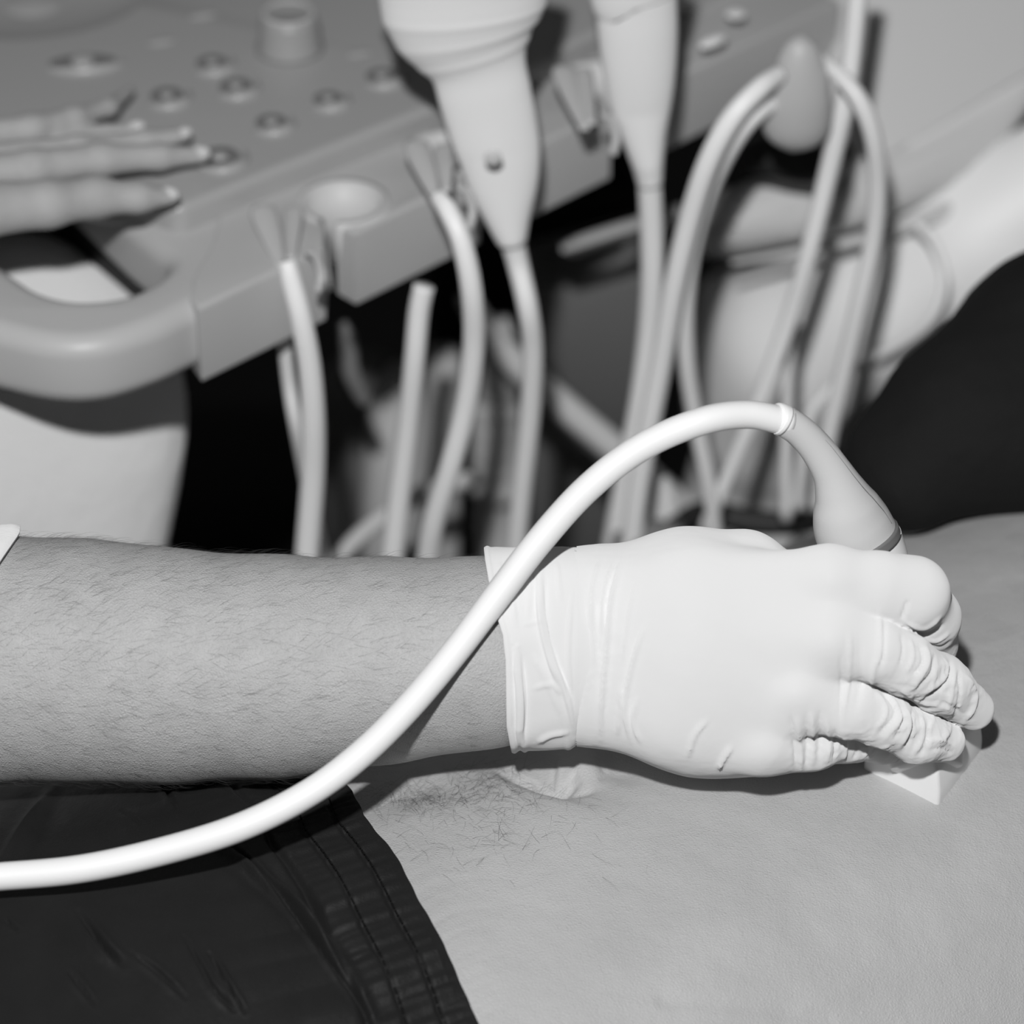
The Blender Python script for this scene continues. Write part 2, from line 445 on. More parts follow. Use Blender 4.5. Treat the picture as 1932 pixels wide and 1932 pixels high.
# ragged hem
hem = np.clip(1-dist/.006, 0, 1)
jit = .0009*wave_noise(np.column_stack([bb*260, bb*0]), 21, 2, 1)
Vo = Vt+Nt*off[:, None]; Vo[:, :2] += (hem*jit)[:, None]*AX
Vi = Vt+Nt*.0008
row0, rowi = idx[0], idx[0]+len(Vo)
sd = [(row0[j], rowi[j], rowi[j+1], row0[j+1]) for j in range(nb2-1)]
tr = add('trousers', np.vstack([Vo, Vi]), np.vstack([Ft, Ft[:, ::-1]+len(Vo), np.array(sd)]), m_trouser, pat)
# stitches lying in the two channels
lst = []
for s0 in (.0105, .0230):
    bs = np.arange(-.15, .06, .0036)
    for b in bs:
        seg = []
        for q in np.linspace(0, .0026, 4):
            bq = b+q; a = edge_a(bq)-s0; p = np.append(NAV[:2]+a*AX+bq*BX, torso_z(a, bq)+.0068); seg.append(p)
        lst.append(rings(np.array(seg), lambda i, t: (math.cos(t)*.00035, math.sin(t)*.00035), 6, ref=[0, 0, 1]))
V_, F_ = merge(lst); add('stitching', V_, F_, m_stitch, tr)

# dark shirt sleeve and chest bunched beyond the belly
f = Field(P(1500, 1150, .20)-[0, .12, .12], P(2500, 300, .2)+[.05, .3, .25], .004)
D = f.new()
f.chain(D, [(1720, 905, .155, 95), (1850, 790, .17, 150), (2010, 680, .19, 200), (2250, 560, .2, 250)], .02)
f.chain(D, [(1660, 850, .165, 60), (1800, 800, .17, 110), (2100, 820, .17, 190)], .02)
Vs, Fs = f.mesh(D); Ns = vnormals(Vs, Fs)
Vs = relax(Vs, Fs, 2); Vs = Vs+Ns*(.0022*wave_noise(Vs*np.array([30, 60, 60]), 31, 3, 1))[:, None]
add('shirt', Vs, Fs, m_shirt, pat)

# exam table
tb = empty('exam_table', (NAV[0], NAV[1], 0), 'dark padded exam table under the lying person', 'table')
c = NAV[:2]
def tabpoly(hw, a0, a1): return [c+AX*a0-BX*hw, c+AX*a1-BX*hw, c+AX*a1+BX*hw, c+AX*a0+BX*hw]
slab('mattress', [round_poly(tabpoly(.20, -.75, .95), .03)], .722, .08, .02, m_vinyl, tb)
slab('frame', [round_poly(tabpoly(.18, -.70, .90), .02)], .642, .05, .005, m_dgrey, tb)
for (sa, sb) in ((-.62, -.15), (-.62, .15), (.82, -.15), (.82, .15)):
    p = c+AX*sa+BX*sb
    V_, F_ = rings(np.array([[p[0], p[1], z_] for z_ in (0, .3, .6)]), lambda i, t: (math.cos(t)*.02, math.sin(t)*.02), 16, ref=[1, 0, 0]); add('leg', V_, F_, m_dgrey, tb)

# ================================================================== OPERATOR
op = empty('person', (-.62, .15, 0), 'person in a white coat with one gloved hand holding the probe', 'person')
SQ = (FWD, 1.12)
arm_pts = [(-420, 1250, .01, 245), (-60, 1243, .00, 226), (150, 1246, -.002, 216), (320, 1257, -.004, 208), (520, 1258, -.006, 198), (720, 1246, -.008, 182), (900, 1232, -.010, 168), (1000, 1224, -.010, 162)]
def hand_fields(f, off=0.0):
    D = f.new()
    f.chain(D, [(960, 1226, -.010, 160), (1060, 1216, -.012, 158)], .010, (FWD, 1.3), off)
    f.chain(D, [(1060, 1216, -.012, 156), (1130, 1212, -.013, 140)], .010, (FWD, 1.35), off)
    for c_ in ([(1100, 1150, -.020, 82), (1300, 1110, -.030, 66), (1563, 1092, -.040, 58)],
               [(1100, 1195, -.022, 84), (1300, 1190, -.034, 70), (1566, 1205, -.044, 62)],
               [(1100, 1245, -.020, 84), (1300, 1275, -.032, 70), (1506, 1315, -.038, 60)],
               [(1100, 1290, -.016, 78), (1280, 1345, -.024, 70), (1436, 1398, -.028, 56)]):
        f.chain(D, c_, .018, None, off)
    f.chain(D, [(1150, 1230, -.010, 110), (1330, 1225, -.012, 125), (1480, 1230, -.014, 112)], .016, None, off)
    f.chain(D, [(1150, 1105, -.008, 56), (1290, 1082, -.012, 62), (1410, 1074, -.012, 66)], .016, None, off)     # thumb base
    f.chain(D, [(1150, 1300, -.006, 78), (1330, 1350, -.008, 88), (1450, 1385, -.008, 70)], .018, None, off)     # heel of the hand
    K = .005
    Fi = f.new()
    f.chain(Fi, [(1563, 1092, -.040, 58), (1660, 1105, -.038, 60), (1722, 1118, -.034, 64)], K, None, off)
    f.chain(Fi, [(1722, 1118, -.034, 64), (1752, 1165, -.014, 56), (1762, 1215, .004, 46)], K, None, off)
    Fm = f.new()
    f.chain(Fm, [(1566, 1205, -.044, 60), (1650, 1228, -.042, 55), (1705, 1251, -.036, 54)], K, None, off)
    f.chain(Fm, [(1705, 1251, -.036, 54), (1775, 1290, -.022, 50), (1836, 1338, -.006, 40)], K, None, off)
    Fr = f.new()
    f.chain(Fr, [(1506, 1315, -.038, 60), (1600, 1336, -.036, 52), (1664, 1359, -.030, 46)], K, None, off)
    f.chain(Fr, [(1664, 1359, -.030, 46), (1730, 1390, -.018, 46), (1783, 1400, -.008, 38)], K, None, off)
    Fp = f.new()
    f.chain(Fp, [(1436, 1398, -.028, 56), (1530, 1398, -.022, 52), (1600, 1392, -.010, 42)], K, None, off)
    f.chain(Fp, [(1600, 1392, -.010, 42), (1665, 1398, .002, 38), (1700, 1402, .008, 30)], K, None, off)
    Ft_ = f.new()
    f.chain(Ft_, [(1410, 1074, -.012, 64), (1500, 1100, .006, 52), (1590, 1180, .024, 44), (1650, 1260, .030, 38)], K, None, off)
    Fg = Fi
    for o_ in (Fm, Fr, Fp, Ft_): Fg = smin(Fg, o_, .0014)
    return smin(D, Fg, .0065)
bb0 = np.minimum.reduce([P(960, 1500, .06), P(1900, 1500, .06), P(960, 980, -.08), P(1000, 1500, -.08), P(960, 980, .06)])-.005
bb1 = np.maximum.reduce([P(1920, 1500, .06), P(1900, 980, .06), P(1920, 980, -.08)])+.005
# bare forearm running into the hand inside the glove
f = Field(np.minimum(bb0, P(-440, 1560, .05)-.05), np.maximum(bb1, P(-440, 950, .06)+[0, .03, .03]), .0022)
D = hand_fields(f, -.0026)
Da = f.new(); f.chain(Da, arm_pts, .012, (FWD, 1.1))
D = smin(D, Da, .006)
Va, Fa = f.mesh(D); Va = relax(Va, Fa, 2)
# bare left hand on the console
LZ = .02
left = [[(-300, 270, .25, 34), (-60, 256, .235, 28), (60, 243, .225, 26), (140, 224, .215, 22), (205, 203, .218, 16), (248, 168, .228, 9)],
        [(-300, 295, .24, 36), (-60, 280, .225, 27), (100, 262, .215, 22), (200, 256, .218, 20), (262, 244, .225, 13)],
        [(-300, 320, .235, 38), (-60, 302, .21, 30), (150, 282, .20, 26), (270, 268, .205, 22), (350, 254, .214, 14)],
        [(-300, 345, .23, 38), (-60, 328, .20, 34), (60, 316, .195, 33), (190, 300, .19, 30), (300, 296, .196, 23), (384, 292, .205, 15)],
        [(-300, 395, .20, 55), (-40, 395, .19, 52), (90, 385, .185, 42), (180, 372, .185, 36), (260, 372, .188, 27), (326, 370, .194, 15)]]
def rel_panel(y): return .813/(.5736-.8192*(966-y)/7300)-1.4
DEEP = [-.003, .009, .005, 0, 0]
left = [[(x, y, DEEP[left.index(ch)]*min(1, max(0, ch[-1][0]-x)/60)+rel_panel(y)-.018-.00009*max(0, ch[-1][0]-x)*(1-max(0, ch[-1][0]-x)/1600), r*1.04) for x, y, rel, r in ch] for ch in left]
f = Field((P(-640, 480, .30)[0]-.03, P(0, 480, .14)[1]-.02, P(0, 480, .30)[2]-.03), (P(430, 0, .2)[0], P(0, 60, .30)[1], P(0, 100, .14)[2]+.02), .0018)
D = f.new(); 
for ch in left:
    d1 = f.new(); f.chain(d1, ch, .004); D = smin(D, d1, .002)
f.chain(D, [(-620, 340, .20, 150), (-420, 335, .18, 130), (-230, 335, .175, 85)], .012, (np.array([0, 0, 1.0]), 1.5))
Vl, Fl = f.mesh(D); Vl = relax(Vl, Fl, 1)
# upper arms and trunk, outside the frame
f = Field((-1.0, -.30, .45), (-.28, .55, 1.65), .012); D = f.new()
T3 = lambda *a: np.array(a, float)
f.cone(D, T3(-.78, .18, .62), T3(-.78, .16, 1.25), .15, .17, .05)
f.cone(D, T3(-.78, .16, 1.25), T3(-.78, .15, 1.5), .07, .07, .04)
f.cone(D, T3(-.76, -.02, 1.28), T3(-.60, -.10, 1.02), .06, .05, .03); f.cone(D, T3(-.60, -.10, 1.02), P(-420, 1250, .01), .05, .046, .03)
f.cone(D, T3(-.76, .34, 1.28), T3(-.58, .36, 1.10), .06, .05, .03); f.cone(D, T3(-.58, .36, 1.10), P(-600, 340, .25), .05, .035, .03)
Vb, Fb = f.mesh(D)
Vall = np.vstack([Va, Vl, Vb]); Fall = np.vstack([Fa, Fl+len(Va), Fb+len(Va)+len(Vl)])
body = add('body', Vall, Fall, m_skin, op)
# nails
for (x, y, rel, r, ang) in ((258, 238, rel_panel(243)-.0205, 15, -.1), (347, 250, rel_panel(254)-.0205, 14, -.25), (378, 287, rel_panel(292)-.021, 17, .05), (321, 364, rel_panel(370)-.021, 16, .35)):
    ca, sa = math.cos(ang), math.sin(ang); R = np.column_stack([RT*ca-UP*sa, RT*sa+UP*ca, FWD])
    V_, F_ = ball(P(x, y, rel), M(r, rel), (1.15, .75, .5), 10, R); add('fingernail', V_, F_, m_nail, body)

# glove
f = Field(bb0, bb1, .00085)
D = hand_fields(f, 0.0)
# the glove is open at the wrist: cut behind the cuff
Vg, Fg = f.mesh(D)
Vg = relax(Vg, Fg, 1, .4)
pc = proj(Vg)
keepf = (pc[Fg, 0].mean(1) > 1086)
Fg = Fg[keepf]; used, inv = np.unique(Fg, return_inverse=True); Vg = Vg[used]; Fg = inv.reshape(-1, 4)
Ng = vnormals(Vg, Fg); pc = proj(Vg)
# soft wrinkling of the loose fingers, smooth on the stretched back of the hand
def win(p, cx, cy, sx, sy): return np.exp(-((p[:, 0]-cx)/sx)**2-((p[:, 1]-cy)/sy)**2)
loose = np.clip(win(pc, 1760, 1300, 90, 60)+win(pc, 1720, 1390, 90, 45)+.5*win(pc, 1560, 1410, 90, 40)+.35*win(pc, 1120, 1220, 60, 160), 0, 1)
wn = wave_noise(Vg*np.array([200, 160, 160]), 41, 3, 1.0)
Vg = Vg+Ng*(loose*(.0003*(1-np.abs(wn)*1.6)+.0008*(1-np.minimum(1, np.abs(wave_noise(Vg*np.array([420, 260, 260]), 43, 3, 1.0))*1.3))**3))[:, None]
GL = [
 ([(1116, 1134), (1119, 1172), (1122, 1260)], 4, .0007), ([(1130, 1057), (1117, 1120), (1116, 1180)], 4, .0008),
 ([(1157, 1057), (1138, 1131), (1137, 1210)], 4, .0008), ([(1172, 1056), (1153, 1134), (1143, 1237), (1136, 1320), (1133, 1395)], 5, .0014),
 ([(1201, 1095), (1185, 1172), (1175, 1250)], 5, .0006), ([(1220, 1172), (1194, 1253), (1180, 1333), (1190, 1400)], 5, .0011),
 ([(1165, 1390), (1172, 1340), (1170, 1290)], 6, .0007), ([(1210, 1405), (1196, 1360), (1205, 1310)], 5, .0006),
 ([(1336, 1355), (1310, 1388), (1297, 1432)], 5, .0008), ([(1382, 1405), (1366, 1430), (1354, 1452)], 5, .001),
 ([(1661, 1150), (1661, 1230), (1648, 1263), (1644, 1310)], 6, .0016), ([(1668, 1165), (1668, 1225), (1660, 1262)], 5, -.0011),
 ([(1601, 1190), (1602, 1270), (1587, 1372)], 5, .0011), ([(1585, 1225), (1588, 1304), (1584, 1378)], 4, -.001), ([(1622, 1200), (1625, 1280), (1612, 1350)], 9, -.0008),
 ([(1491, 1345), (1498, 1398), (1503, 1462)], 5, -.0012), ([(1503, 1345), (1509, 1400), (1512, 1462)], 5, .0014), ([(1518, 1345), (1524, 1405), (1520, 1458)], 5, -.0013),
 ([(1530, 1337), (1534, 1390), (1532, 1450)], 5, .0014), ([(1546, 1337), (1548, 1388), (1545, 1446)], 5, -.0013), ([(1560, 1350), (1564, 1400), (1560, 1440)], 5, .0013),
 ([(1574, 1372), (1577, 1410), (1573, 1440)], 4, -.0012), ([(1592, 1388), (1594, 1415), (1590, 1436)], 5, .0012), ([(1615, 1398), (1616, 1420), (1610, 1434)], 4, -.001), ([(1632, 1400), (1636, 1415), (1628, 1430)], 4, .001),
 ([(1700, 1172), (1708, 1150), (1714, 1132)], 4, -.0016), ([(1706, 1172), (1744, 1186), (1780, 1160)], 4, .0012), ([(1712, 1184), (1748, 1198), (1785, 1176)], 5, -.0012),
 ([(1733, 1200), (1765, 1210), (1795, 1192)], 4, .0008), ([(1748, 1215), (1775, 1222), (1800, 1206)], 4, -.0008),
 ([(1700, 1195), (1705, 1225), (1697, 1262)], 4, -.001), ([(1716, 1204), (1722, 1238), (1708, 1275)], 5, .0012), ([(1733, 1214), (1742, 1248), (1712, 1290)], 4, -.0011),
 ([(1746, 1216), (1750, 1252), (1722, 1300)], 5, .0013), ([(1764, 1232), (1758, 1270), (1726, 1306)], 4, -.0013), ([(1778, 1238), (1786, 1275), (1734, 1314)], 5, .0014),
 ([(1794, 1243), (1784, 1287), (1740, 1322)], 4, -.0013), ([(1801, 1253), (1796, 1304), (1786, 1352)], 5, .0012), ([(1808, 1263), (1812, 1310), (1800, 1358)], 4, -.0011),
 ([(1808, 1263), (1837, 1297), (1837, 1334), (1814, 1368)], 5, .0013), ([(1762, 1322), (1790, 1330), (1820, 1352)], 5, -.0009),
 ([(1700, 1300), (1730, 1322), (1770, 1332)], 5, .001),
 ([(1653, 1304), (1672, 1344), (1648, 1380)], 5, .0013), ([(1662, 1300), (1690, 1345), (1652, 1392)], 4, -.0012), ([(1676, 1312), (1700, 1350), (1664, 1400)], 5, .0013),
 ([(1690, 1322), (1706, 1360), (1680, 1408)], 4, -.0013), ([(1704, 1328), (1716, 1368), (1694, 1416)], 5, .0013), ([(1722, 1336), (1722, 1380), (1702, 1424)], 4, -.0012),
 ([(1738, 1346), (1740, 1390), (1718, 1432)], 5, .0013), ([(1752, 1356), (1748, 1400), (1732, 1432)], 4, -.001), ([(1792, 1358), (1788, 1385), (1770, 1400)], 5, .0011),
 ([(1745, 1402), (1770, 1396), (1800, 1410)], 4, .001), ([(1755, 1416), (1780, 1412), (1796, 1424)], 4, -.0009),
]
GL = [(l_, w_*.72, h_*.72) for l_, w_, h_ in GL]
GL = [(l_, w_*1.1, h_*(2.4 if l_[0][0] < 1400 else 1.15)) for l_, w_, h_ in GL]
Vg = creases(Vg, Ng, GL); Vg = Vg+vnormals(Vg, Fg)*(.0022*(np.exp(-((pc[:, 0]-1566)/42)**2-((pc[:, 1]-1090)/38)**2)+1.1*np.exp(-((pc[:, 0]-1562)/38)**2-((pc[:, 1]-1208)/40)**2)+1.1*np.exp(-((pc[:, 0]-1498)/36)**2-((pc[:, 1]-1312)/34)**2)+.8*np.exp(-((pc[:, 0]-1445)/40)**2-((pc[:, 1]-1418)/28)**2))*(pc[:, 2] < 0))[:, None]
back = np.clip(1-loose*3, 0, 1)*(pc[:, 0] < 1560)
Vg = Vg+vnormals(Vg, Fg)*(back*.00018*wave_noise(Vg*np.array([120, 90, 90]), 44, 3, 1.0))[:, None]
glove = add('glove', Vg, Fg, m_glove, op)
# loose folded cuff
nr, nsg = 130, 420
Vc = []
for i in range(nr):
    s = i/(nr-1)
    for k in range(nsg):
        a = 2*math.pi*k/nsg; up = math.sin(a); fr = math.cos(a)
        x_edge = np.interp(up, [-1, -.75, -.1, .15, .5, .9, 1], [966, 957, 955, 950, 930, 916, 914])
        x_end = 1118+6*math.sin(3*a)
        x = x_edge+(x_end-x_edge)*s
        hy = np.interp(x, [900, 1000, 1090, 1130], [171, 170, 170, 162]); cy = np.interp(x, [900, 1000, 1130], [1232, 1224, 1214])
        top_off = np.interp(x, [900, 990, 1060, 1120], [20, 14, 8, -2]); bot_off = np.interp(x, [900, 960, 1070, 1084, 1092, 1120], [12, 16, 13, 10, 2, -2])
        o = (top_off if up > 0 else bot_off)*abs(up)**1.2+9*(1-s)*(1-abs(up))+5+5*s
        dx = x-x_edge
        o += 3.2*math.exp(-((dx-5)/4)**2)
        if up < .05: o += 3.0*math.exp(-((dx-24)/4)**2)-1.5*math.exp(-((dx-15)/4)**2)      # folded band
        o += (1-s)*(2.2*math.sin(5*a+s*4)+1.4*math.sin(11*a+2-s*6))*min(1, dx/30+.2)
        o += 3.5*math.exp(-((x-(1018+70*np.clip(-up*.5+.3, 0, 1)))/7)**2)*(1 if fr > 0 else .3)
        r = hy+o
        dep = -.010-.003*s
        Vc.append(P(x, cy-up*r, dep-fr*M(r, 0)/(1.0+.08*s)))
Vc = np.array(Vc); idx = np.arange(nr*nsg).reshape(nr, nsg)
Fc = np.array([(idx[i, k], idx[i, (k+1) % nsg], idx[i+1, (k+1) % nsg], idx[i+1, k]) for i in range(nr-1) for k in range(nsg)])
CL = [([(1018, 1075), (1021, 1172), (1040, 1246), (1070, 1317), (1084, 1392)], 5, .0018), ([(1030, 1080), (1032, 1172), (1052, 1246), (1080, 1317)], 6, -.0009), ([(1079, 1108), (1072, 1237), (1079, 1317)], 4, .0008),
 ([(972, 1225), (981, 1320), (979, 1412)], 4, .0016), ([(986, 1225), (994, 1320), (990, 1412)], 5, -.0012), ([(940, 1060), (962, 1120), (975, 1190)], 5, .0009), ([(985, 1050), (1000, 1100), (995, 1180)], 6, .0007),
 ([(1000, 1300), (1040, 1290), (1060, 1310)], 5, .0006), ([(1010, 1400), (1040, 1385), (1075, 1380)], 5, .0009), ([(985, 1180), (1030, 1172)], 4, .0005), ([(1050, 1060), (1054, 1100), (1058, 1140)], 5, .0006), ([(1000, 1230), (1030, 1280), (1060, 1350)], 7, .0006)]
Vc = creases(Vc, -vnormals(Vc, Fc)*np.sign((vnormals(Vc, Fc)*(Vc-CAM)).sum(1))[:, None], CL)
cuff = add('cuff', Vc, Fc, m_glove, glove)
md = cuff.modifiers.new('s', 'SOLIDIFY'); md.thickness = .0008; md.offset = 0; bake(cuff)
cuff.data.materials.clear(); cuff.data.materials.append(m_glove)

# arm hair
def hairs(n, sample, nrm, length, rad, direction, seed, curl=.25):
    r = random.Random(seed); lst = []
    for _ in range(n):
        s = sample(r)
        if s is None: continue
        p, nn = s; d = direction(p, r); d = d-nn*(d@nn); d /= np.linalg.norm(d)+1e-9
        L = length*r.uniform(.45, 1.2); side = np.cross(nn, d); c = r.uniform(-curl, curl); lift = r.uniform(.05, .6)
        pts = [p-nn*.0003+d*L*t+side*c*L*t*t+nn*L*lift*math.sin(t*2.2)*.5 for t in (0, .25, .5, .75, 1)]
        rr = rad*r.uniform(.7, 1.2)
        lst.append(rings(np.array(pts), lambda i, a: (math.cos(a)*rr*(1-.18*i), math.sin(a)*rr*(1-.18*i)), 3, ref=nn, caps=False))
    return merge(lst)
Nall = vnormals(Va, Fa); pa = proj(Va)
view = Va-CAM; view /= np.linalg.norm(view, axis=1)[:, None]; fc = -(Nall*view).sum(1)
cand = np.where((pa[:, 0] < 900) & (pa[:, 0] > -20) & (fc > -.25) & (np.linalg.norm(Va-CAM, axis=1) < 1.6) & (pa[:, 1] > 900))[0]
def samp_arm(r):
    i = cand[r.randrange(len(cand))]
    x = pa[i, 0]
    if r.random() > np.interp(x, [0, 500, 900], [1, .7, .35]): return None
    return Va[i]+np.array([r.uniform(-.001, .001), 0, 0]), Nall[i]
V_, F_ = hairs(3000, samp_arm, None, .0085, .00003, lambda p, r: RT*1.0-UP*r.uniform(-.9, .5)*.9+FWD*.1, 7)
hr = add('arm_hair', V_, F_, m_hair, body, label='short fine dark hairs'); hr['kind'] = 'stuff'

# belly hair
def samp_belly(r):
    q = r.random()
    if q < .40: x, y = r.gauss(800, 60), r.gauss(1505, 14)
    elif q < .75: x, y = r.gauss(960, 60), r.gauss(1480, 28)
    else: x, y = r.gauss(860, 130), r.gauss(1560, 45)
    if x < 690+(y-1540)*.6: return None
    p = RP(x, y, ZT); a, b = ab(p)
    pz = torso_z(a, b); p = RP(x, y, float(pz)-.0005); a, b = ab(p)
    if y < 1490 and 990 < x < 1160: return None
    e = .002; nn = np.array([0, 0, 1.0]); ga = (torso_z(a+e, b)-torso_z(a-e, b))/(2*e); gb = (torso_z(a, b+e)-torso_z(a, b-e))/(2*e)
    nn[:2] = -(ga*AX+gb*BX); nn /= np.linalg.norm(nn)
    return np.append(p[:2], torso_z(a, b)), nn
V_, F_ = hairs(700, samp_belly, None, .009, .00004, lambda p, r: np.array([r.uniform(-.3, 1), r.uniform(-1, .5), 0.0]), 11, .5)
hb = add('belly_hair', V_, F_, m_hair, me_body, label='short curly dark hairs below the navel'); hb['kind'] = 'stuff'

# coat
f = Field((-1.1, -.42, .35), (-.12, .62, 1.45), .007); D = f.new()
f.cone(D, T3(-.78, .18, .60), T3(-.78, .16, 1.27), .19, .19, .05)
f.cone(D, T3(-.76, -.02, 1.28), T3(-.60, -.10, 1.02), .08, .068, .03)
f.cone(D, T3(-.60, -.10, 1.02), P(-345, 1243, .0), .066, .049, .02)
f.cone(D, T3(-.76, .34, 1.28), T3(-.58, .36, 1.10), .08, .065, .03); f.cone(D, T3(-.58, .36, 1.10), P(-700, 345, .25), .062, .05, .03)
k0 = P(0, 778, .30); k1 = P(-270, 1080, .34)
f.cone(D, T3(-.78, .26, .62), k1, .17, .115, .06)
f.cone(D, k0, k1-[0, 0, .15], .070, .115, .05)
f.cone(D, P(-300, 850, .26), k0, .09, .07, .05)
Vw, Fw = f.mesh(D); Vw = relax(Vw, Fw, 2); Nw = vnormals(Vw, Fw); Vw = Vw+Nw*(.004*wave_noise(Vw*np.array([14, 14, 7]), 51, 3, 1))[:, None]
coat = add('coat', Vw, Fw, m_coat, op)
V_, F_ = [], []
sl = []
for i in range(24):
    s = i/23
    for k in range(120):
        a = 2*math.pi*k/120; x = -330+s*(352+9*math.sin(a)-6*math.cos(2*a)); r = 236+10*math.sin(4*a+s*3)*(1-s)+3*math.sin(9*a)+5*math.exp(-((s-.97)/.03)**2)+4*math.exp(-((s-.90)/.02)**2)
        V_.append(P(x, 1240-math.sin(a)*r, .0-math.cos(a)*M(r, 0)/1.05))
for i in range(23):
    for k in range(120): F_.append((i*120+k, i*120+(k+1) % 120, (i+1)*120+(k+1) % 120, (i+1)*120+k))
# only the upper half of the sleeve reaches into view: the opening is cut on a slant
V_ = np.array(V_); pv = proj(V_); V_ = V_-RT*np.clip((pv[:, 1]-1010)/FP*D0*.55, 0, .09)[:, None]*np.clip((pv[:, 0]+330)/352, 0, 1)[:, None]
cf = add('sleeve', V_, F_, m_coat, coat); md = cf.modifiers.new('s', 'SOLIDIFY'); md.thickness = .0016; bake(cf)
V_, F_ = ball(P(18, 706, .20), M(24, .2), (1.2, .7, .6), 12, np.column_stack([RT*.9-UP*.43, RT*.43+UP*.9, FWD])); 
V2, F2_ = rings(np.array([P(18, 722, .204), P(8, 712, .204), P(-60, 690, .21)]), lambda i, a: (math.cos(a)*.0045, math.sin(a)*.0045), 14)
add('fastener', *merge([(V_, F_)]), m_metal, coat); add('strap', V2, F2_, m_seam, coat)

# ================================================================== HELD TRANSDUCER
held = empty('ultrasound_transducer', P(1755, 1480, .02), 'white ultrasound transducer held by the gloved hand and pressed on the bare belly', 'ultrasound transducer')
cab = [(-260, 1660, -.062, 27), (-100, 1660, -.062, 27), (0, 1654, -.062, 27), (150, 1640, -.064, 27), (300, 1608, -.065, 27), (450, 1562, -.067, 27), (580, 1498, -.066, 26.5), (680, 1424, -.062, 26.5), (770, 1335, -.056, 26.5),
       (860, 1228, -.0495, 26.5), (940, 1122, -.0465, 27), (1020, 1018, -.0465, 27), (1110, 920, -.048, 27), (1210, 844, -.048, 27), (1320, 796, -.048, 27), (1410, 782, -.042, 27), (1490, 797, -.036, 27)]
V_, F_ = tube(cab, 10, 28); add('cable', V_, F_, m_cable, held)
body_pts = [(1478, 793, -.037, 30), (1510, 814, -.034, 30.5), (1542, 848, -.030, 33), (1568, 888, -.026, 38), (1584, 925, -.022, 50), (1595, 958, -.018, 66), (1606, 988, -.014, 75), (1622, 1020, -.010, 77)]
V_, F_ = tube(body_pts, 10, 40, .85); gripo = add('grip', V_, F_, m_probe, held)
V_, F_ = tube([(1464, 788, -.0385, 28), (1470, 789.5, -.0378, 30.5), (1479, 794, -.0370, 31)], 4, 32); add('strain_relief_collar', V_, F_, m_white, held)
# mould line down the grip
ln = []
q = spline([list(P(a, b, c)) + [M(r, c)] for a, b, c, r in body_pts[1:]], 8)
for i in range(len(q)):
    t = q[min(i+1, len(q)-1), :3]-q[max(i-1, 0), :3]; t /= np.linalg.norm(t); side_ = np.cross(t, FWD); side_ /= np.linalg.norm(side_)
    sgn = 1 if side_[0] > 0 else -1
    an = math.radians(38+i*.45); ln.append(q[i, :3]+side_*sgn*q[i, 3]*math.sin(an)*.995-FWD*q[i, 3]*math.cos(an)*.86)
V_, F_ = rings(np.array(ln), lambda i, a: (math.cos(a)*.00007, math.sin(a)*.00007), 6); add('mould_line', V_, F_, m_seam, gripo)
V_, F_ = tube([(1620, 1016, -.0105, 79), (1627, 1033, -.0088, 79)], 4, 48, .86); add('seam_ring', V_, F_, m_seam, held)
# handle body down to the angular head
axp = [(1624, 1024, -.009), (1640, 1070, -.004), (1665, 1150, .003), (1695, 1250, .010), (1722, 1330, .014), (1736, 1380, .011), (1744, 1418, .009), (1749, 1448, .007)]
axw = [79, 77, 70, 70, 72, 70, 66, 60]; sqr = [2, 2, 2, 2.2, 2.8, 4.5, 6, 6]
q = spline([list(P(*p))+[M(w_, 0), s_] for p, w_, s_ in zip(axp, axw, sqr)], 10)
def hs(i, a):
    a += .0; w_, e = q[i, 3], q[i, 4]; cx, sy = math.cos(a), math.sin(a)
    x = math.copysign(abs(cx)**(2/e), cx); y = math.copysign(abs(sy)**(2/e), sy)
    t = min(1, max(0, (i-30)/25)); fl_ = .85+.05*t
    y *= fl_; th = math.radians(58)*t
    return w_*(x*math.cos(th)-y*math.sin(th)), w_*(x*math.sin(th)+y*math.cos(th))
V_, F_ = rings(q[:, :3], hs, 64); add('handle', V_, F_, m_white, held)
# angular head standing on the skin
def on_belly(px, py):
    z_ = .905
    for _ in range(6): p_ = RP(px, py, z_); z_ = float(torso_z(*ab(p_)))
    return RP(px, py, z_+.0045)
foot = np.array([on_belly(*c_) for c_ in ((1628, 1432), (1772, 1500), (1856, 1392), (1728, 1338))])
cen = foot.mean(0); low = foot+[0, 0, -.008]; mid_ = cen+(foot-cen)*.97+[-.001, 0, .010]; top_ = cen+(foot-cen)*.70+[-.004, .002, .026]
bm = bmesh.new(); L_ = [[bm.verts.new(p_) for p_ in lay] for lay in (low, foot, mid_, top_)]
bm.faces.new(L_[0][::-1]); bm.faces.new(L_[3])
for a_, b_ in ((0, 1), (1, 2), (2, 3)):
    for k in range(4): bm.faces.new((L_[a_][k], L_[a_][(k+1) % 4], L_[b_][(k+1) % 4], L_[b_][k]))
bmesh.ops.recalc_face_normals(bm, faces=bm.faces); bmesh.ops.bevel(bm, geom=bm.edges[:], offset=.0016, segments=3, profile=.5, affect='EDGES')
me = bpy.data.meshes.new('transducer_head'); bm.to_mesh(me); bm.free(); me.materials.append(m_white)
me.polygons.foreach_set('use_smooth', [True]*len(me.polygons)); me.set_sharp_from_angle(angle=math.radians(30))
hd = bpy.data.objects.new('transducer_head', me); col.objects.link(hd); attach(hd, held)

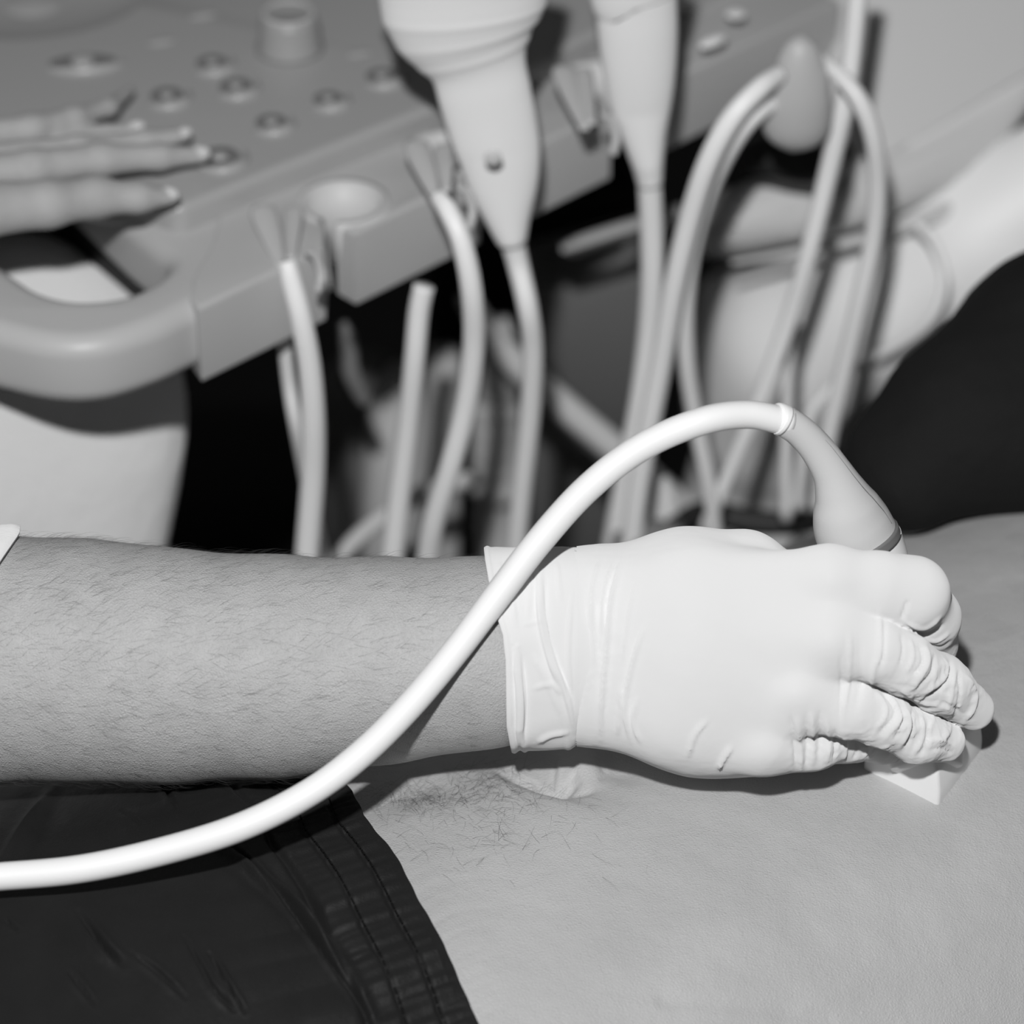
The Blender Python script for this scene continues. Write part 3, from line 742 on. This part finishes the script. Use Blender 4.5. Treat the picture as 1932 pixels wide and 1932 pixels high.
# ================================================================== ULTRASOUND MACHINE
ZD, ZP = .978, .990
O = RP(668, 440, ZD); E = RP(1237, 165, ZD)-O; EU = E/np.linalg.norm(E); EV = np.array([-EU[1], EU[0], 0])
def L(u, v): return (O+EU*u+EV*v)[:2]
def uv(px, py, z=ZD): q = RP(px, py, z)-O; return q@EU, q@EV
mach = empty('ultrasound_machine', (O[0]+.15, O[1]+.35, 0), 'grey ultrasound machine with a keyed console, handle and holder rail', 'ultrasound machine')
# panel: raised rounded tray with key hollows painted as dark discs
ur, vr = uv(330, 392, ZP); u2, v2 = uv(820, 203, ZP); vrim = (vr+v2)/2
ul = ur-.012
pan = [RP(335, 394, ZP)[:2], L(ul+.16, v2), L(.40, v2), L(.40, .42), L(-.42, .46), RP(-420, 250, ZP)[:2], RP(-150, 335, ZP)[:2], RP(150, 350, ZP)[:2], RP(280, 374, ZP)[:2]]
pan = round_poly(pan, .02, 6)
panel = slab('control_panel', [pan], ZP, .018, .0042, m_console, mach, 6)
cut = []
def zrot(a): c_, s_ = math.cos(a), math.sin(a); return np.array([[c_, -s_, 0], [s_, c_, 0], [0, 0, 1]])
UA = math.atan2(EU[1], EU[0])
keys = [(512, 230, 36), (619, 186, 34), (720, 143, 36), (315, 180, 38), (400, 118, 36), (445, 162, 38), (415, 296, 44)]
m_well = mat('key_well_shade', .2, .5, .3)  # dark colour stands for the shade inside each key hollow
p = RP(60, -10, ZP); cut.append(ball(p+[0, 0, .002], M(240, .27), (1.0, .8, .16), 20, zrot(.25)))
for k, cm in enumerate(cut):
    V_, F_ = cm; co = add('cutter', V_, F_, m_console); md = panel.modifiers.new('b%d' % k, 'BOOLEAN'); md.operation = 'DIFFERENCE'; md.object = co; md.solver = 'EXACT'
bake(panel)
for o in [o for o in col.objects if o.name.startswith('cutter')]: bpy.data.objects.remove(o)
panel.data.materials.clear(); panel.data.materials.append(m_console)
panel.data.polygons.foreach_set('use_smooth', [True]*len(panel.data.polygons)); panel.data.set_sharp_from_angle(angle=math.radians(35))
def key_well(x, y, rx, ry, ang, dome, lip0, lip1, lw=.0016):
    p = RP(x, y, ZP); c_ = zrot(ang)
    V_, F_ = ball(p-[0, 0, .0006], M(rx, .25), (1, ry/rx, .0012/M(rx, .25)), 14, c_); w_ = add('key_well', V_, F_, m_well, panel)
    if dome: V_, F_ = ball(p+[0, 0, .0003], M(dome, .25), (1, 1, .45), 10); add('button', V_, F_, m_console, w_)
    ln_ = np.array([p+c_@np.array([math.cos(t)*M(rx+5, .25), math.sin(t)*M(ry+8, .25), .0003]) for t in np.linspace(lip0, lip1, 24)]); n_ = len(ln_)
    V_, F_ = rings(ln_, lambda i, a: (math.cos(a)*lw*(.25+math.sin(math.pi*i/(n_-1))), math.sin(a)*lw*.9*(.2+math.sin(math.pi*i/(n_-1)))), 10, ref=[0, 0, 1]); add('raised_lip', V_, F_, m_console, w_)
for x, y, r in keys: key_well(x, y, r*1.0, r*1.05, 0, r*.36, -2.4, .35, .0024)
key_well(156, 116, 76, 34, .12, 24, -2.6, -.2, .0024)
for x, y, r, a in ((305, 78, 34, .35), (383, 28, 34, .35), (678, 100, 32, .35)):
    p = RP(x, y, ZP); V_, F_ = ball(p-[0, 0, .001], M(r, .25), (1, .5, .28), 10, zrot(a)); add('rocker_key', V_, F_, m_console, panel)
p = RP(60, -20, ZP); V_, F_ = ball(p-[0, 0, .018], M(110, .27), (1, 1, .55), 20); add('trackball', V_, F_, m_console, panel)
for x, y, r, sx in ((1388, 26, 20, 1.0), (1345, 78, 34, 1.0)):
    p = RP(x, y, ZP-.001); V_, F_ = ball(p, M(r, .3), (1, .45 if r > 25 else 1, .25), 10, zrot(UA)); add('indicator_light', V_, F_, m_white, panel)
# rotary knob with a dished top
p = RP(547, 92, ZP); prof = [(0, .0), (.0150, 0), (.0150, .002), (.0138, .004), (.0132, .0135), (.0118, .0175), (.0098, .0180), (.0085, .0174), (0, .0172)]
V_, F_ = [], []
for r_, z_ in prof:
    for k in range(40): a = math.pi*k/20; V_.append((p[0]+r_*math.cos(a), p[1]+r_*math.sin(a), p[2]+z_))
for i in range(len(prof)-1):
    for k in range(40): F_.append((i*40+k, i*40+(k+1) % 40, (i+1)*40+(k+1) % 40, (i+1)*40+k))
kn = add('rotary_knob', V_, F_, mat('knob_grey', .34, .4, .4), panel)
V_, F_ = rings(np.array([[p[0]+.0108*math.cos(a), p[1]+.0108*math.sin(a), p[2]+.0178] for a in np.linspace(0, 2*math.pi, 40)]), lambda i, a: (math.cos(a)*.0014, math.sin(a)*.0009), 8, ref=[0, 0, 1], caps=False); add('knob_rim', V_, F_, m_block, kn)
# holder rail with keyhole notches
def keyhole(ul, ur, uc, R, vc):
    c0 = max(-.94, (ul-uc)/R); c1 = min(.94, (ur-uc)/R)
    a0 = -math.acos(c0); a1 = -math.acos(c1)            # junctions on the near side of the circle
    pts = [(ul, 0)]
    for t in np.linspace(a0, a1-2*math.pi, 26): pts.append((uc+R*math.cos(t), vc+R*math.sin(t)))
    pts.append((ur, 0)); return pts
uA0 = uv(372, 582)[0]; n1 = uv(614, 470)[0]; n1b = 0.0; n2 = uv(912, 332)[0]; n2b = uv(953, 312)[0]; n3 = uv(1168, 213)[0]; n3b = uv(1237, 165)[0]
q1 = uv(657, 388); q2 = uv(905, 262); q3 = uv(1208, 140)
cups = [(n1, n1b, q1[0], .0165, q1[1]+.003), (n2+.001, n2b, (n2+n2b)/2-.003, .0165, q1[1]+.003), (n3, n3b, (n3+n3b)/2, .0155, .022)]
slots = [uv(552, 505)[0], uv(838, 372)[0], uv(1125, 245)[0]]
front = [(uA0, 0)]
for i in range(3):
    front += keyhole(*cups[i])
front += [(uv(1592, 0)[0], 0), (uv(1592, 0)[0], .09), uv(414, 392), uv(400, 455), uv(360, 525), uv(356, 560)]
rail = slab('holder_rail', [[L(*q) for q in front]], ZD, .036, .0022, m_block, mach)
for ul_, ur_, uc, R, vc in cups:
    V_, F_ = [], []
    cpt = L(uc, vc)
    angs = np.linspace(-math.acos(min(.94, (ur_-uc)/R))+.05, 2*math.pi-math.acos(max(-.94, (ul_-uc)/R))-.05, 40)+UA
    pr_ = [(R-.0003, ZD+.0008), (R+.003, ZD+.0008), (R+.002, ZD-.012), (R*.72+.002, ZD-.036), (R*.72, ZD-.036), (R*.86, ZD-.014)]
    for a in angs:
        for r_, z_ in pr_: V_.append((cpt[0]+r_*math.cos(a), cpt[1]+r_*math.sin(a), z_))
    for i in range(39):
        for k in range(6): F_.append((i*6+k, i*6+(k+1) % 6, (i+1)*6+(k+1) % 6, (i+1)*6+k))
    F_ += [tuple(range(6)), tuple(39*6+k for k in reversed(range(6)))]
    add('holder_cup', V_, F_, m_cup, rail)
# cable hooks: a funnel of two upright petals and a small eye beside each slot
HK = [((497, 400), (531, 505), (553, 400), (549, 490), (592, 520), .178), ((786, 278), (824, 378), (836, 282), (842, 362), (878, 400), .195), ((1066, 138), (1104, 246), (1101, 140), (1116, 236), (1148, 262), .235)]
for a1, b1, a2, b2, ey, r0 in HK:
    lst = [tube([(a1[0]-1, a1[1]-8, r0+.030, 12), (*a1, r0+.028, 26), ((a1[0]+b1[0])/2, (a1[1]+b1[1])/2, r0+.016, 20), (*b1, r0+.004, 9)], 6, 20, .5),
           tube([(a2[0]-1, a2[1]-8, r0+.030, 10), (*a2, r0+.028, 19), ((a2[0]+b2[0])/2, (a2[1]+b2[1])/2, r0+.016, 15), (*b2, r0+.004, 9)], 6, 20, .5)]
    V_, F_ = merge(lst); hk = add('cable_hook', V_, F_, m_block, rail)
    V_, F_ = tube([(ey[0]-14, ey[1]-45, r0+.006, 7), (ey[0]+4, ey[1]-36, r0+.003, 9), (ey[0]+14, ey[1], r0-.003, 9), (ey[0]+8, ey[1]+30, r0-.002, 9)], 6, 12); add('eyelet', V_, F_, m_block, hk)
# rounded carrying handle with an opening
ZH = ZD-.0006
ho = spline([(-420, 420, 0), (-330, 510, 0), (-180, 575, 0), (-30, 616, 0), (90, 643, 0), (190, 642, 0), (290, 613, 0), (368, 577, 0), (440, 543, 0)], 5)
ho = [RP(q[0], q[1], ZH)[:2] for q in ho]+[RP(x, y, ZH)[:2] for x, y in ((470, 500), (440, 380), (330, 320), (200, 215), (-100, 200), (-380, 230))]
hi_ = [(-340, 400), (-200, 425), (-60, 452), (20, 502), (80, 540), (150, 556), (235, 547), (292, 518), (312, 488), (275, 452), (225, 410), (130, 318), (80, 280), (-60, 268), (-300, 300)]
hh = smooth_loop([RP(x, y, ZH) for x, y in hi_])
slab('carrying_handle', [ho, hh], ZH, .032, .009, m_block, mach, 6)
ss = [L(uA0-.01, .012), L(.42, .012), L(.42, .38), L(-.36, .38), L(-.36, .16), L(uA0+.00, .045)]
slab('console_underside', [round_poly([L(-.05, .06), L(.42, .06), L(.42, .38), L(-.03, .38)], .01)], ZP-.018, .045, .006, m_dark, mach)
# grey egg-shaped cable hanger
cpt = P(1506, 182, .262)
V_, F_ = [], []
axp = spline([P(1512, 66, .235), P(1510, 90, .236), P(1508, 140, .242), P(1505, 200, .250), P(1500, 250, .258), P(1496, 278, .264)], 8)
rad = spline([[M(8, .25)], [M(34, .25)], [M(54, .25)], [M(65, .25)], [M(60, .25)], [M(18, .25)]], 8)[:, 0]
V_, F_ = rings(axp, lambda i, a: (math.cos(a)*rad[i], math.sin(a)*rad[i]*.7), 32); add('cable_hanger', V_, F_, m_block, mach)
# lower parts of the machine
def boxp(name, p0, p1, thick, m, bev=.01, label=None):   # upright rounded panel between two ground-plan points
    pass
V_, F_ = tube([(690, 690, .60, 60), (690, 740, .61, 92), (685, 900, .65, 98), (680, 1150, .72, 100)], 6, 28); add('pedestal', V_, F_, m_dgrey, mach)
V_, F_ = tube([(760, 700, .52, 30), (750, 760, .535, 52), (742, 900, .56, 58), (735, 1150, .62, 60)], 6, 28); add('pedestal_cover', V_, F_, m_mid, mach)
V_, F_ = tube([(838, 652, .50, 14), (838, 668, .502, 30), (838, 760, .52, 36), (832, 900, .545, 37), (828, 1150, .60, 38)], 6, 24); add('column', V_, F_, m_mid, mach)
lst = []
for k in range(5):
    y = 780+k*34; lst.append(tube([(936, y-12, .50+.004*k, 34), (936, y-5, .50+.004*k, 45), (936, y+8, .504+.004*k, 45), (936, y+15, .505+.004*k, 34)], 3, 24))
lst.append(tube([(940, 600, .47, 20), (948, 680, .48, 34), (938, 760, .50, 36), (934, 1100, .56, 34)], 6, 24))
V_, F_ = merge(lst); add('ribbed_sleeve', V_, F_, m_mid, mach)
V_, F_ = tube([(880, 560, .42, 22), (930, 640, .44, 27), (1040, 745, .46, 28), (1200, 880, .48, 28), (1320, 990, .50, 28)], 6, 16); add('diagonal_strut', V_, F_, m_mid, mach)
V_, F_ = tube([(620, 1075, .40, 15), (690, 1000, .41, 16), (790, 935, .42, 17), (900, 900, .43, 16)], 6, 16); add('cross_strut', V_, F_, m_mid, mach)
def slant(name, pts, rel0, thick, m, bev=.003, label=None):
    """solid panel whose outline is given by points with depths; thickness along its own normal"""
    pts = [P(*p) for p in pts]; n_ = np.cross(pts[1]-pts[0], pts[2]-pts[0]); n_ /= np.linalg.norm(n_)
    if n_@FWD < 0: n_ = -n_
    bm = bmesh.new(); a = [bm.verts.new(p) for p in pts]; b = [bm.verts.new(p+n_*thick) for p in pts]; k = len(pts)
    bm.faces.new(a); bm.faces.new(b[::-1])
    for i in range(k): bm.faces.new((a[i], b[i], b[(i+1) % k], a[(i+1) % k]))
    bmesh.ops.recalc_face_normals(bm, faces=bm.faces); bmesh.ops.bevel(bm, geom=bm.edges[:], offset=bev, segments=3, profile=.5, affect='EDGES')
    me = bpy.data.meshes.new(name); bm.to_mesh(me); bm.free(); me.materials.append(m)
    me.polygons.foreach_set('use_smooth', [True]*len(me.polygons)); me.set_sharp_from_angle(angle=math.radians(40))
    o = bpy.data.objects.new(name, me); col.objects.link(o); attach(o, mach); return o
slant('side_cover', [(1010, 560, .52), (1235, 500, .52), (1250, 800, .62), (1150, 860, .64), (1010, 700, .57)], 0, .04, m_dgrey, .008)
slant('lower_cover', [(1000, 790, .60), (1180, 900, .64), (1240, 1120, .74), (960, 1120, .74)], 0, .04, m_dgrey, .008)
slant('front_lip', [(1060, 478, .40), (1290, 405, .40), (1290, 424, .42), (1080, 488, .42)], 0, .006, m_lip, .0012)
# white support body and grey side shell at the right
f = Field(P(1250, 1150, .6)-[.02, .35, .12], P(2150, 200, .5)+[.02, .12, .15], .006); D = f.new()
f.chain(D, [(1440, 1180, .66, 130), (1445, 940, .58, 128), (1455, 760, .52, 135), (1520, 640, .47, 150), (1680, 560, .44, 128), (1850, 450, .42, 128), (2080, 290, .40, 130)], .03, (FWD, 1.3))
f.chain(D, [(1400, 560, .50, 70), (1450, 700, .50, 110)], .03)
Vq, Fq = f.mesh(D); Vq = relax(Vq, Fq, 3); add('support_arm', Vq, Fq, m_bodyw, mach)
sh = [(1560, -160, .40), (2150, -160, .42), (2150, 60, .42), (1990, 160, .41), (1905, 270, .40), (1840, 335, .395), (1750, 385, .39), (1640, 425, .385), (1500, 455, .38), (1370, 482, .38), (1335, 440, .375), (1350, 380, .37), (1400, 335, .37), (1480, 330, .37), (1560, 300, .37)]
slant('side_shell', sh, 0, .05, m_panelg, .012)
V_, F_ = tube([(2010, 190, .41, 22), (1925, 300, .405, 22), (1850, 368, .40, 20), (1750, 412, .395, 16), (1640, 448, .39, 12), (1500, 476, .385, 8), (1380, 496, .38, 4)], 6, 14, .6); add('shell_rim', V_, F_, m_panelg, mach)
V_, F_ = tube([(1725, 418, .375, 9), (1762, 460, .375, 9), (1782, 530, .375, 9), (1760, 600, .38, 9), (1700, 650, .395, 9), (1615, 690, .415, 9)], 8, 12); add('trim_ring', V_, F_, m_bodyw, mach)
V_, F_ = tube([(1400, 300, .33, 26), (1450, 290, .335, 40), (1530, 305, .335, 40), (1590, 270, .34, 34)], 6, 16, .7); add('rail_shadow', V_, F_, m_dark, mach)  # black tube added in place of the shadow under the rail's end block
V_, F_ = tube([(1270, 1000, .40, 26), (1330, 968, .41, 24), (1420, 985, .41, 26), (1520, 985, .41, 22), (1600, 960, .43, 22)], 6, 16); add('base_bumper', V_, F_, m_dark, mach)
V_, F_ = tube([(1180, 1060, .36, 60), (1240, 1040, .37, 62), (1300, 1060, .38, 40)], 6, 16); add('caster_fork', V_, F_, m_dgrey, mach)
V_, F_ = tube([(1250, 900, .40, 10), (1258, 950, .405, 26), (1256, 1010, .41, 30), (1250, 1060, .42, 24)], 6, 16); add('caster_cap', V_, F_, m_mid, mach)
V_, F_ = tube([(645, 610, .36, 10), (655, 640, .365, 17), (662, 700, .375, 18), (690, 760, .39, 14)], 6, 14); add('bracket', V_, F_, m_dgrey, mach)
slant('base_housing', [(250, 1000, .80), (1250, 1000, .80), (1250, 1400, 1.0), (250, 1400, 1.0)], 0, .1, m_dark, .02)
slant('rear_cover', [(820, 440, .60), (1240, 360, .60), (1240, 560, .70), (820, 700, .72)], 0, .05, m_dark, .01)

# ================================================================== TRANSDUCERS IN THE RAIL
def probe(name, pts, flat, label, cabpts, m=m_white, ridges=()):
    b = P(*pts[-1][:3]); t = empty(name, b, label, 'ultrasound transducer', 'transducers standing in the holder rail')
    q = spline([list(P(a, b_, c_))+[M(r, c_)] for a, b_, c_, r in pts], 10)
    py = proj(q[:, :3])[:, 1]
    def sh_(i, a):
        r = q[i, 3]; e = 0
        for y0 in ridges: e += M(1.6, .2)*math.exp(-((py[i]-y0)/7)**2)
        return math.cos(a)*(r+e), math.sin(a)*(r*flat if r*flat > .007 else min(r, .007))*(1)+math.sin(a)*e
    V_, F_ = rings(q[:, :3], sh_, 40, ref=FWD); add('handle', V_, F_, m, t)
    V_, F_ = tube(cabpts, 8, 18); add('cable', V_, F_, m_bcable, t)
    return t
def yr(y, r0=.24, y0=460): return r0-.08*(y0-y)/520
conv = [(868, -90, 178), (872, -60, 172), (874, -20, 163), (876, 20, 156), (882, 60, 138), (892, 95, 112), (903, 130, 91), (915, 180, 88), (930, 240, 84), (942, 290, 78), (950, 350, 66), (958, 410, 44), (966, 455, 28)]
t = probe('ultrasound_transducer', [(x, y, yr(y), r) for x, y, r in conv], .40, 'wide fan-headed white transducer with ridges standing upright in the holder rail',
      [(964, 445, .239, 24), (978, 500, .245, 21), (996, 580, .247, 20), (1005, 660, .262, 20), (1000, 780, .285, 20), (985, 920, .310, 19), (972, 1060, .335, 19), (965, 1200, .36, 19)], ridges=(22, 62, 100))
p_ = P(930, 298, yr(298)-.021); V_, F_ = ball(p_, M(17, .2), (1, .3, 1), 10); add('orientation_mark', V_, F_, m_probe, t)
sec = [(1192, -110, 96), (1194, -70, 92), (1196, -10, 84), (1200, 5, 78), (1203, 60, 76), (1206, 130, 70), (1209, 190, 60), (1214, 250, 44), (1222, 310, 30), (1226, 345, 24)]
t = probe('ultrasound_transducer', [(x, y, yr(y, .262, 345), r) for x, y, r in sec], .55, 'narrow white transducer with a collar, second in the holder rail by the grey cable hanger',
      [(1225, 335, .262, 23), (1229, 420, .275, 23), (1230, 520, .29, 22), (1222, 640, .31, 21), (1205, 770, .33, 21), (1180, 900, .35, 21), (1158, 1020, .37, 21), (1140, 1150, .40, 21)])

# ================================================================== LOOSE CABLES
def cable(pts, label, m=m_bcable):
    V_, F_ = tube(pts, 8, 18); o = add('transducer_cable', V_, F_, m); tag(o, label, 'cable', 'transducer cables hanging from the console'); return base_origin(o)
cable([(541, 492, .178, 17), (550, 530, .180, 20), (568, 600, .186, 21), (584, 690, .200, 22), (591, 790, .218, 23), (590, 900, .24, 23), (580, 1040, .265, 23), (568, 1200, .29, 23)], 'thick pale cable hanging from the leftmost notch of the holder rail', m_white)
cable([(536, 640, .225, 13), (545, 720, .24, 13), (558, 800, .25, 13), (578, 900, .28, 13), (610, 1060, .32, 13), (625, 1150, .33, 13)], 'thin pale cable mostly hidden behind the leftmost thick hanging cable')
cable([(800, 540, .235, 20), (790, 590, .24, 20), (782, 680, .25, 20), (770, 800, .27, 21), (754, 930, .29, 22), (738, 1070, .31, 22), (728, 1200, .33, 22)], 'straight pale cable dropping from beneath the second holder block')
cable([(826, 372, .195, 16), (846, 400, .190, 19), (872, 460, .190, 20), (890, 550, .200, 21), (894, 650, .22, 21), (880, 760, .24, 21), (850, 880, .26, 21), (820, 980, .28, 21), (806, 1070, .30, 21), (800, 1200, .32, 21)], 'bowed pale cable looping out of the second notch of the holder rail', m_white)
cable([(1470, 140, .235, 18), (1432, 168, .226, 20), (1380, 225, .226, 21), (1335, 310, .236, 21), (1300, 420, .255, 21), (1272, 540, .275, 21), (1248, 680, .30, 21), (1225, 800, .32, 21), (1200, 950, .345, 21), (1185, 1100, .37, 21)], 'upper of two pale cables curving left from the grey cable hanger', m_white)
cable([(1475, 190, .250, 16), (1430, 212, .240, 18), (1385, 265, .245, 19), (1340, 355, .262, 18), (1308, 460, .28, 18), (1294, 570, .30, 17), (1296, 680, .32, 16), (1312, 790, .34, 15), (1340, 930, .36, 14), (1352, 1050, .38, 14)], 'lower of two pale cables curving left from the grey cable hanger')
cable([(1626, -90, .225, 19), (1618, 0, .235, 19), (1606, 120, .25, 19), (1590, 210, .262, 20), (1562, 330, .28, 19), (1525, 480, .30, 18), (1490, 600, .32, 17), (1440, 740, .34, 16), (1385, 870, .36, 14), (1330, 1000, .38, 13)], 'long pale cable running from the top edge down past the grey hanger', m_white)
cable([(1545, 110, .250, 14), (1582, 140, .240, 16), (1622, 190, .238, 18), (1648, 260, .245, 18), (1656, 350, .26, 18), (1648, 450, .275, 18), (1622, 570, .29, 18), (1592, 700, .31, 18), (1562, 830, .33, 17), (1545, 960, .35, 17)], 'grey cable arching over to the right of the cable hanger')
cable([(1500, 560, .34, 11), (1490, 680, .355, 11), (1484, 800, .37, 12), (1484, 980, .39, 12)], 'thin faint cable hanging straight in front of the white support arm')
cable([(1600, 690, .33, 10), (1560, 740, .335, 11), (1530, 780, .34, 12), (1516, 850, .35, 12), (1505, 960, .37, 12)], 'thin faint cable bending down near the dark shirt')
